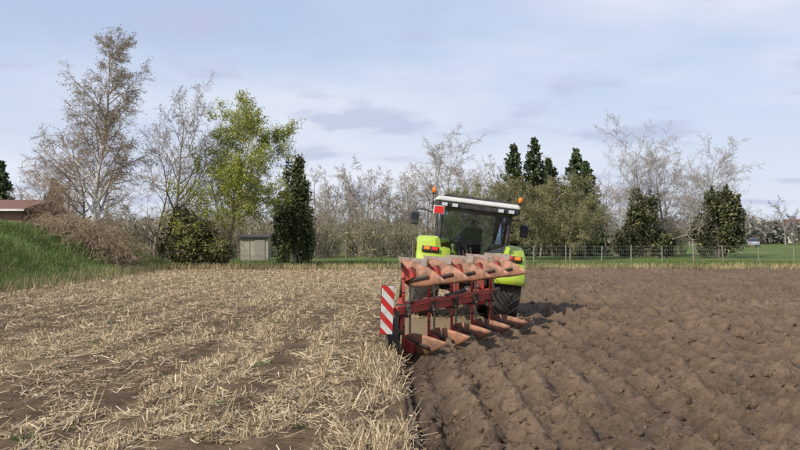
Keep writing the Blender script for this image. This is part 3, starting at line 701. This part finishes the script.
py_mesh('rear_panel', V, [tuple(reversed(q)) for q in F], M_green, T, solid=0.025, bevel=0.0)
box('cab_floor', (1.1, 1.7, 0.25), (0, 0.27, 1.32), M_black, T, bevel=0.03)
box('rear_grille', (0.9, 0.06, 0.22), (0, -0.70, 1.08), M_black, T, bevel=0.02)
for s in (-1, 1):
    bar('pillar_rear', (s*0.80, -0.63, 1.85), (s*0.84, -0.70, 2.72), 0.07, 0.07, M_black, T, 0.015)
    bar('pillar_rear_low', (s*0.60, -0.62, 1.5), (s*0.80, -0.63, 1.87), 0.06, 0.06, M_black, T, 0.015)
    bar('pillar_mid', (s*0.86, 0.2, 1.7), (s*0.88, 0.2, 2.72), 0.06, 0.06, M_black, T, 0.01)
    bar('pillar_front', (s*0.62, 1.15, 1.4), (s*0.82, 0.98, 2.72), 0.06, 0.06, M_black, T, 0.01)
    v = [(s*0.81, -0.60, 1.86), (s*0.86, 0.17, 1.72), (s*0.88, 0.17, 2.72), (s*0.85, -0.67, 2.72)]
    py_mesh('side_glass_rear', v, [(0, 1, 2, 3)], M_glass, T)
    v = [(s*0.86, 0.23, 1.50), (s*0.64, 1.12, 1.42), (s*0.83, 0.96, 2.72), (s*0.88, 0.23, 2.72)]
    py_mesh('door_glass', v, [(0, 1, 2, 3)], M_glass, T)
v = [(x_, -0.645, z_) for x_, z_ in sh]+[(0.835, -0.70, 2.72), (-0.835, -0.70, 2.72)]
py_mesh('rear_window', v, [tuple(range(len(v)))], M_glass, T)
py_mesh('windscreen', [(-0.62, 1.14, 1.42), (0.62, 1.14, 1.42), (0.82, 0.99, 2.72), (-0.82, 0.99, 2.72)], [(0, 1, 2, 3)], M_glass, T)
pts = [(x_, -0.668, z_) for x_, z_ in sh]
for i in range(len(pts)-1): rod('window_seal', pts[i], pts[i+1], 0.018, M_black, T, 8)
bar('wiper', (0.05, -0.72, 2.68), (-0.35, -0.71, 2.15), 0.02, 0.02, M_black, T, 0)
box('roof_lower', (1.98, 2.0, 0.17), (0, 0.12, 2.80), M_black, T, bevel=0.05)
box('roof_cap', (2.06, 2.1, 0.12), (0, 0.12, 2.925), M_grey, T, bevel=0.055, top=(0.95, 0.95))
box('roof_hatch', (1.6, 1.6, 0.07), (0, 0.15, 3.02), M_black, T, bevel=0.025)
for x_ in (-0.80, -0.55, 0.55, 0.80):
    box('work_light', (0.17, 0.08, 0.11), (x_, -0.90, 2.79), M_black, T, bevel=0.02); box('work_light_lens', (0.13, 0.02, 0.08), (x_, -0.95, 2.79), M_lamp, T, bevel=0.005)
for s in (-1, 1):
    rod('beacon_pole', (s*1.06, -0.45, 2.78), (s*1.06, -0.45, 3.03), 0.015, M_black, T); rod('beacon_base', (s*1.06, -0.45, 3.03), (s*1.06, -0.45, 3.06), 0.06, M_black, T)
    rod('beacon', (s*1.06, -0.45, 3.06), (s*1.06, -0.45, 3.19), 0.055, M_orange, T, 16, 0.042)
    poly_tube('mirror_arm', [(s*0.86, 0.9, 2.60), (s*1.2, 0.8, 2.68), (s*1.40, 0.7, 2.66), (s*1.40, 0.7, 2.5)], 0.016, M_black, T)
    box('mirror', (0.22, 0.08, 0.34), (s*1.42, 0.66, 2.42), M_black, T, bevel=0.04); box('mirror_glass', (0.17, 0.01, 0.27), (s*1.42, 0.612, 2.42), M_win, T, bevel=0, rot=(0.25, 0, 0))
    rod('grab_rail', (s*0.93, 0.3, 1.5), (s*0.95, 0.3, 2.3), 0.014, M_black, T)
box('number_plate', (0.26, 0.02, 0.2), (-0.92, -0.93, 2.64), M_white, T, bevel=0); box('speed_sign', (0.22, 0.012, 0.17), (-0.92, -0.948, 2.64), M_redlens, T, bevel=0)
rod('exhaust', (0.78, 1.35, 1.5), (0.78, 1.35, 2.75), 0.055, M_dark, T, 14); bar('exhaust_bracket', (0.4, 1.4, 1.6), (0.78, 1.35, 1.6), 0.05, 0.05, M_dark, T)
for s in (-1, 1):
    for k in range(3): box('step', (0.3, 0.35, 0.03), (s*0.95, 1.25, 0.5+0.32*k), M_black, T)
box('seat_base', (0.5, 0.5, 0.25), (0, 0.05, 1.62), M_black, T, bevel=0.05); box('seat_back', (0.50, 0.14, 0.62), (0, -0.22, 2.02), M_black, T, bevel=0.06, rot=(-0.08, 0, 0))
box('dashboard', (0.6, 0.25, 0.3), (0, 0.95, 1.85), M_black, T, bevel=0.05); bar('steering_column', (0, 0.9, 1.7), (0, 0.62, 2.05), 0.08, 0.08, M_black, T)
def torus(name, c, R_, r, tilt, mat, par):
    v = []; f = []; n, m_ = 24, 6
    for i in range(n):
        a = 2*math.pi*i/n
        for j in range(m_):
            b_ = 2*math.pi*j/m_; v.append(((R_+r*math.cos(b_))*math.cos(a), (R_+r*math.cos(b_))*math.sin(a), r*math.sin(b_)))
    for i in range(n):
        for j in range(m_): f.append((i*m_+j, ((i+1) % n)*m_+j, ((i+1) % n)*m_+(j+1) % m_, i*m_+(j+1) % m_))
    o = py_mesh(name, v, f, mat, par, smooth=True); o.location = c; o.rotation_euler = tilt; return o
torus('steering_wheel', (0, 0.60, 2.08), 0.2, 0.018, (0.6, 0, 0), M_black, T)
def skin(name, vs, es, rad, mat, par):
    me = bpy.data.meshes.new(name); me.from_pydata(vs, es, []); me.materials.append(mat)
    ob = bpy.data.objects.new(name, me); COL.objects.link(ob); ob.parent = par
    mo = ob.modifiers.new('skin', 'SKIN'); mo.use_smooth_shade = True
    for i, r in enumerate(rad): me.skin_vertices[0].data[i].radius = r if isinstance(r, tuple) else (r, r)
    me.skin_vertices[0].data[0].use_root = True
    mo = ob.modifiers.new('sub', 'SUBSURF'); mo.levels = 2; mo.render_levels = 2
    return ob
D = empty('driver', (0.0, 0.02, 1.80), (0, 0, 0), T)
skin('clothes', [(0, 0, 0.02), (0, -0.04, 0.25), (0, -0.02, 0.42), (-0.2, 0, 0.42), (-0.27, 0.12, 0.2), (-0.17, 0.42, 0.24), (0.2, 0, 0.42), (0.27, 0.12, 0.2), (0.17, 0.42, 0.24), (-0.12, 0.42, 0.02), (-0.13, 0.55, -0.32), (0.12, 0.42, 0.02), (0.13, 0.55, -0.32)],
     [(0, 1), (1, 2), (2, 3), (3, 4), (4, 5), (2, 6), (6, 7), (7, 8), (0, 9), (9, 10), (0, 11), (11, 12)],
     [(0.17, 0.12), (0.15, 0.11), (0.16, 0.1), 0.07, 0.055, 0.04, 0.07, 0.055, 0.04, 0.08, 0.05, 0.08, 0.05], M_shirt, D)
skin('head', [(0, -0.01, 0.47), (0, 0.0, 0.55), (0, 0.01, 0.64), (0, 0.0, 0.72)], [(0, 1), (1, 2), (2, 3)], [0.055, 0.06, (0.085, 0.1), (0.065, 0.08)], M_skin, D)
skin('hair', [(0, -0.03, 0.62), (0, -0.03, 0.70), (0, -0.01, 0.76)], [(0, 1), (1, 2)], [(0.075, 0.07), (0.09, 0.09), (0.06, 0.07)], M_hair, D)
for s in (-1, 1):
    hb = [(s*0.17, 0.42, 0.24), (s*0.165, 0.52, 0.27)]; vs = list(hb); es = [(0, 1)]; rd = [0.03, 0.035]
    for k in range(4):
        fx = s*0.165+(k-1.5)*0.022; o = len(vs); vs += [(fx, 0.57, 0.29), (fx, 0.60-0.004*k, 0.265), (fx, 0.58, 0.245)]; es += [(1, o), (o, o+1), (o+1, o+2)]; rd += [0.010, 0.009, 0.008]
    o = len(vs); vs += [(s*0.12, 0.53, 0.25), (s*0.11, 0.56, 0.24)]; es += [(1, o), (o, o+1)]; rd += [0.011, 0.009]
    skin('hand', vs, es, rd, M_skin, D)
for s in (-1, 1):
    bar('lower_link', (s*0.35, -0.1, 0.62), (s*0.42, -1.55, 0.60), 0.06, 0.1, M_dark, T); rod('lift_rod', (s*0.38, -0.75, 0.62), (s*0.33, -0.55, 1.25), 0.03, M_dark, T)
    bar('lift_arm', (s*0.33, -0.2, 1.2), (s*0.33, -0.62, 1.28), 0.07, 0.1, M_dark, T)
rod('top_link', (0, -0.5, 1.0), (0, -1.6, 1.15), 0.035, M_dark, T)

# ------------------------------------------------------------------ plough
O = Vector((0.02, 14.5, 0.0)); PL = empty('plough', O)
BZ = 0.70
step = Vector((0.47, 0.84, 0))
bar('main_beam', (-0.12, -0.5, BZ), (2.0, 3.35, BZ), 0.15, 0.15, M_red, PL, 0.02)
bar('adjusting_bar', (0.22, -0.15, BZ+0.12), (2.05, 3.2, BZ+0.12), 0.05, 0.06, M_red, PL, 0.01)
def mouldboard(base, sg):
    nu, nv = 10, 8; V = []; F = []
    for j in range(nv+1):
        v_ = j/nv
        for i in range(nu+1):
            u = i/nu
            ax, ay, az = 0.44*u, -0.46*u, 0.10*u*u
            bx, by, bz = 0.02+0.74*u, -0.18-0.66*u, 0.48-0.12*u*u
            k = v_**1.15
            x_ = ax+(bx-ax)*k+0.05*math.sin(math.pi*v_)*u; y_ = ay+(by-ay)*k-0.13*math.sin(math.pi*v_*0.9); z_ = az+(bz-az)*v_
            if v_ > 0.6 and u < 0.25: z_ -= (v_-0.6)*0.25*(1-u/0.25)
            V.append((base[0]+x_, base[1]+y_, base[2]+sg*z_))
    for j in range(nv):
        for i in range(nu):
            q = (j*(nu+1)+i, j*(nu+1)+i+1, (j+1)*(nu+1)+i+1, (j+1)*(nu+1)+i); F.append(q)
    py_mesh('mouldboard', V, F, M_board, PL, smooth=True, solid=0.014)
    V = [(base[0]-0.05, base[1]+0.14, base[2]-sg*0.05), (base[0]+0.47, base[1]-0.42, base[2]-sg*0.02), (base[0]+0.44, base[1]-0.50, base[2]+sg*0.10), (base[0]-0.005, base[1]-0.02, base[2]+sg*0.07)]
    py_mesh('share', V, [(0, 1, 2, 3)], M_share, PL, solid=0.016)
    bar('landside', (base[0]-0.02, base[1]-0.05, base[2]+sg*0.07), (base[0]-0.02, base[1]-0.6, base[2]+sg*0.07), 0.02, 0.12, M_share, PL, 0.004)
for i in range(5):
    c_ = step*i
    for sg in (1, -1):
        base = (c_.x, c_.y+0.1, BZ-sg*0.86)
        mouldboard(base, sg)
        pts = [(c_.x+0.04, c_.y-0.18, BZ-sg*0.04), (c_.x+0.04, c_.y-0.30, BZ-sg*0.30), (c_.x+0.04, c_.y-0.26, BZ-sg*0.52), (c_.x+0.06, c_.y-0.16, BZ-sg*0.74)]
        for a_, b_ in zip(pts[:-1], pts[1:]): bar('leg', a_, b_, 0.05, 0.15, M_red, PL, 0.006)
        bar('frog_brace', (c_.x+0.08, c_.y-0.25, BZ-sg*0.50), (c_.x+0.46, c_.y-0.58, BZ-sg*0.60), 0.03, 0.04, M_dark, PL, 0.005)
        bar('frog', (c_.x+0.06, c_.y-0.22, BZ-sg*0.58), (c_.x+0.22, c_.y-0.36, BZ-sg*0.66), 0.10, 0.20, M_red, PL, 0.01)
        bar('skimmer_stem', (c_.x+0.16, c_.y+0.25, BZ-sg*0.05), (c_.x+0.16, c_.y+0.30, BZ-sg*0.55), 0.04, 0.06, M_dark, PL, 0.005)
        V = [(c_.x+0.10, c_.y+0.36, BZ-sg*0.70), (c_.x+0.32, c_.y+0.16, BZ-sg*0.66), (c_.x+0.34, c_.y+0.12, BZ-sg*0.48), (c_.x+0.12, c_.y+0.26, BZ-sg*0.50)]
        py_mesh('skimmer', V, [(0, 1, 2, 3)], M_board, PL, solid=0.012)
    box('leg_bracket', (0.20, 0.30, 0.27), (c_.x+0.04, c_.y-0.12, BZ), M_red, PL, bevel=0.02, rot=(0, 0, -0.1))
    box('clamp_plate', (0.26, 0.03, 0.22), (c_.x+0.04, c_.y-0.285, BZ), M_dark, PL, bevel=0.005)
    bar('overload_spring', (c_.x+0.14, c_.y-0.05, BZ+0.11), (c_.x+0.30, c_.y+0.40, BZ+0.10), 0.07, 0.07, M_dark, PL, 0.02)
    for bx in (-0.04, 0.12):
        for bz in (-0.07, 0.07): rod('bolt', (c_.x+bx, c_.y-0.30, BZ+bz), (c_.x+bx, c_.y-0.325, BZ+bz), 0.018, M_share, PL, 6)
hx, hy = 1.5, 3.85
box('headstock_plate', (0.16, 0.14, 1.0), (hx-0.28, hy, 0.95), M_red, PL, bevel=0.02); box('headstock_plate', (0.16, 0.14, 1.0), (hx+0.28, hy, 0.95), M_red, PL, bevel=0.02)
box('headstock_crossbar', (0.40, 0.13, 0.14), (hx, hy, 1.38), M_red, PL, bevel=0.02); rod('linkage_shaft', (hx-0.5, hy+0.1, 0.55), (hx+0.5, hy+0.1, 0.55), 0.035, M_share, PL)
rod('turnover_axle', (hx, hy-0.55, BZ+0.05), (hx, hy+0.1, BZ+0.05), 0.11, M_dark, PL, 18); bar('headstock_arm', (hx, hy-0.5, BZ+0.05), (1.9, 3.15, BZ), 0.14, 0.16, M_red, PL, 0.02)
rod('turnover_cylinder', (hx-0.2, hy-0.1, 1.35), (hx+0.12, hy-0.3, 0.95), 0.04, M_dark, PL); rod('turnover_rod', (hx+0.12, hy-0.3, 0.95), (hx+0.2, hy-0.35, 0.85), 0.02, M_chrome, PL)
rod('width_cylinder', (0.85, 1.0, BZ+0.15), (1.3, 2.3, BZ+0.17), 0.04, M_dark, PL); rod('width_rod', (1.3, 2.3, BZ+0.17), (1.5, 2.8, BZ+0.18), 0.02, M_chrome, PL)
for k in range(4): poly_tube('hydraulic_hose', [(hx-0.1+0.05*k, hy-0.2, 1.2), (hx-0.2+0.1*k, hy+0.2, 1.7+0.05*k), (hx-0.1+0.05*k, hy+0.9, 1.5), (hx-0.05+0.05*k, hy+1.2, 1.25)], 0.012, M_black, PL)
def dwheel(x, y, z, R_):
    e = empty('depth_wheel', (x, y, z), (0, 0, -0.05), PL); h = 0.11
    lathe_x('tyre', [(-h*0.7, R_*0.6), (-h, R_*0.75), (-h*0.9, R_*0.93), (-h*0.5, R_), (h*0.5, R_), (h*0.9, R_*0.93), (h, R_*0.75), (h*0.7, R_*0.6)], M_tyre, e, 36)
    lathe_x('rim', [(-h*0.6, R_*0.61), (-h*0.1, R_*0.5), (-h*0.1, 0.03), (h*0.1, 0.03), (h*0.1, R_*0.5), (h*0.6, R_*0.61)], M_red, e, 30)
    rod('hub', (-0.1, 0, 0), (0.16, 0, 0), 0.05, M_dark, e)
dwheel(-0.14, -0.45, 0.34, 0.38)
bar('wheel_arm', (0.0, -0.45, 0.35), (0.0, 0.05, BZ+0.2), 0.05, 0.08, M_red, PL, 0.01); bar('wheel_bracket', (-0.05, -0.38, BZ+0.0), (0.0, 0.02, BZ+0.16), 0.07, 0.07, M_red, PL, 0.01)
rod('wheel_spindle', (-0.02, 0.05, BZ+0.15), (0.02, -0.2, BZ+0.55), 0.025, M_dark, PL)
box('warning_board', (0.21, 0.02, 0.80), (-0.23, -0.92, 0.76), M_stripe, PL, (0, math.radians(3), 0.3), 0.004)
box('warning_board_back', (0.23, 0.015, 0.82), (-0.235, -0.90, 0.76), M_dark, PL, (0, math.radians(3), 0.3), 0.004)
bar('board_arm', (-0.20, -0.87, 0.78), (-0.10, -0.42, 0.74), 0.04, 0.04, M_red, PL, 0.005)

# ------------------------------------------------------------------ light, sky, camera
sd = Vector((-0.66, -0.62, 0.76)).normalized()
el = math.asin(sd.z); az = math.atan2(sd.x, sd.y)
L = bpy.data.lights.new('sun', 'SUN'); L.energy = 4.7; L.angle = math.radians(0.8); L.color = (1, 0.94, 0.83)
lo_ = bpy.data.objects.new('sun', L); COL.objects.link(lo_); lo_.rotation_euler = sd.to_track_quat('Z', 'Y').to_euler(); lo_.location = (0, 0, 30)
W = bpy.data.worlds.new('World'); S.world = W; W.use_nodes = True; nt = W.node_tree
bg = nt.nodes['Background']; bg.inputs['Strength'].default_value = 0.1
sky = N(nt, 'ShaderNodeTexSky', sky_type='NISHITA'); sky.sun_disc = False; sky.sun_elevation = el; sky.sun_rotation = az % (2*math.pi)
sky.air_density = 1.0; sky.dust_density = 1.0
tc = N(nt, 'ShaderNodeTexCoord'); sp = N(nt, 'ShaderNodeSeparateXYZ'); nt.links.new(tc.outputs['Generated'], sp.inputs[0])
mz = N(nt, 'ShaderNodeMath', operation='MAXIMUM'); mz.inputs[1].default_value = 0.0; nt.links.new(sp.outputs['Z'], mz.inputs[0])
az_ = N(nt, 'ShaderNodeMath', operation='ADD'); az_.inputs[1].default_value = 0.12; nt.links.new(mz.outputs[0], az_.inputs[0])
dx = N(nt, 'ShaderNodeMath', operation='DIVIDE'); nt.links.new(sp.outputs['X'], dx.inputs[0]); nt.links.new(az_.outputs[0], dx.inputs[1])
dy = N(nt, 'ShaderNodeMath', operation='DIVIDE'); nt.links.new(sp.outputs['Y'], dy.inputs[0]); nt.links.new(az_.outputs[0], dy.inputs[1])
cm = N(nt, 'ShaderNodeCombineXYZ'); nt.links.new(dx.outputs[0], cm.inputs[0]); nt.links.new(dy.outputs[0], cm.inputs[1])
def cloud(scale, off, a, b_, det=5):
    mp = N(nt, 'ShaderNodeMapping'); mp.inputs['Location'].default_value = off; nt.links.new(cm.outputs[0], mp.inputs['Vector'])
    no = N(nt, 'ShaderNodeTexNoise'); no.inputs['Scale'].default_value = scale; no.inputs['Detail'].default_value = det; no.inputs['Roughness'].default_value = 0.5
    nt.links.new(mp.outputs[0], no.inputs['Vector'])
    mr = N(nt, 'ShaderNodeMapRange', interpolation_type='SMOOTHSTEP'); mr.inputs['From Min'].default_value = a; mr.inputs['From Max'].default_value = b_
    nt.links.new(no.outputs['Fac'], mr.inputs['Value']); return mr.outputs['Result']
def mixc(fac, a, b_):
    mx = N(nt, 'ShaderNodeMix', data_type='RGBA')
    if isinstance(fac, float): mx.inputs['Factor'].default_value = fac
    else: nt.links.new(fac, mx.inputs['Factor'])
    for s_, q in (('A', a), ('B', b_)):
        if isinstance(q, tuple): mx.inputs[s_].default_value = (*q, 1)
        else: nt.links.new(q, mx.inputs[s_])
    return mx.outputs['Result']
veil = mixc(0.72, sky.outputs[0], (5.9, 7.0, 9.6))
hz = N(nt, 'ShaderNodeMapRange', interpolation_type='SMOOTHSTEP'); hz.inputs['From Min'].default_value = 0.0; hz.inputs['From Max'].default_value = 0.26
hz.inputs['To Min'].default_value = 0.85; hz.inputs['To Max'].default_value = 0.0; nt.links.new(mz.outputs[0], hz.inputs['Value'])
veil2 = mixc(hz.outputs['Result'], veil, (7.6, 8.1, 9.2))
wh = mixc(cloud(0.5, (3, 1, 0), 0.40, 0.72), veil2, (8.1, 8.5, 9.5))
gr = N(nt, 'ShaderNodeMath', operation='MULTIPLY'); gr.inputs[1].default_value = 0.75; nt.links.new(cloud(1.6, (7.4, 2.6, 0), 0.52, 0.66), gr.inputs[0])
out = mixc(gr.outputs[0], wh, (5.2, 5.7, 7.6))
nt.links.new(out, bg.inputs['Color'])
cam = bpy.data.cameras.new('camera'); co = bpy.data.objects.new('camera', cam); COL.objects.link(co)
co.location = (0, 0, 2.0); co.rotation_euler = (math.radians(90.7), 0, 0); cam.lens = 36.9; cam.sensor_width = 36; cam.clip_end = 5000; cam.clip_start = 0.1
S.camera = co
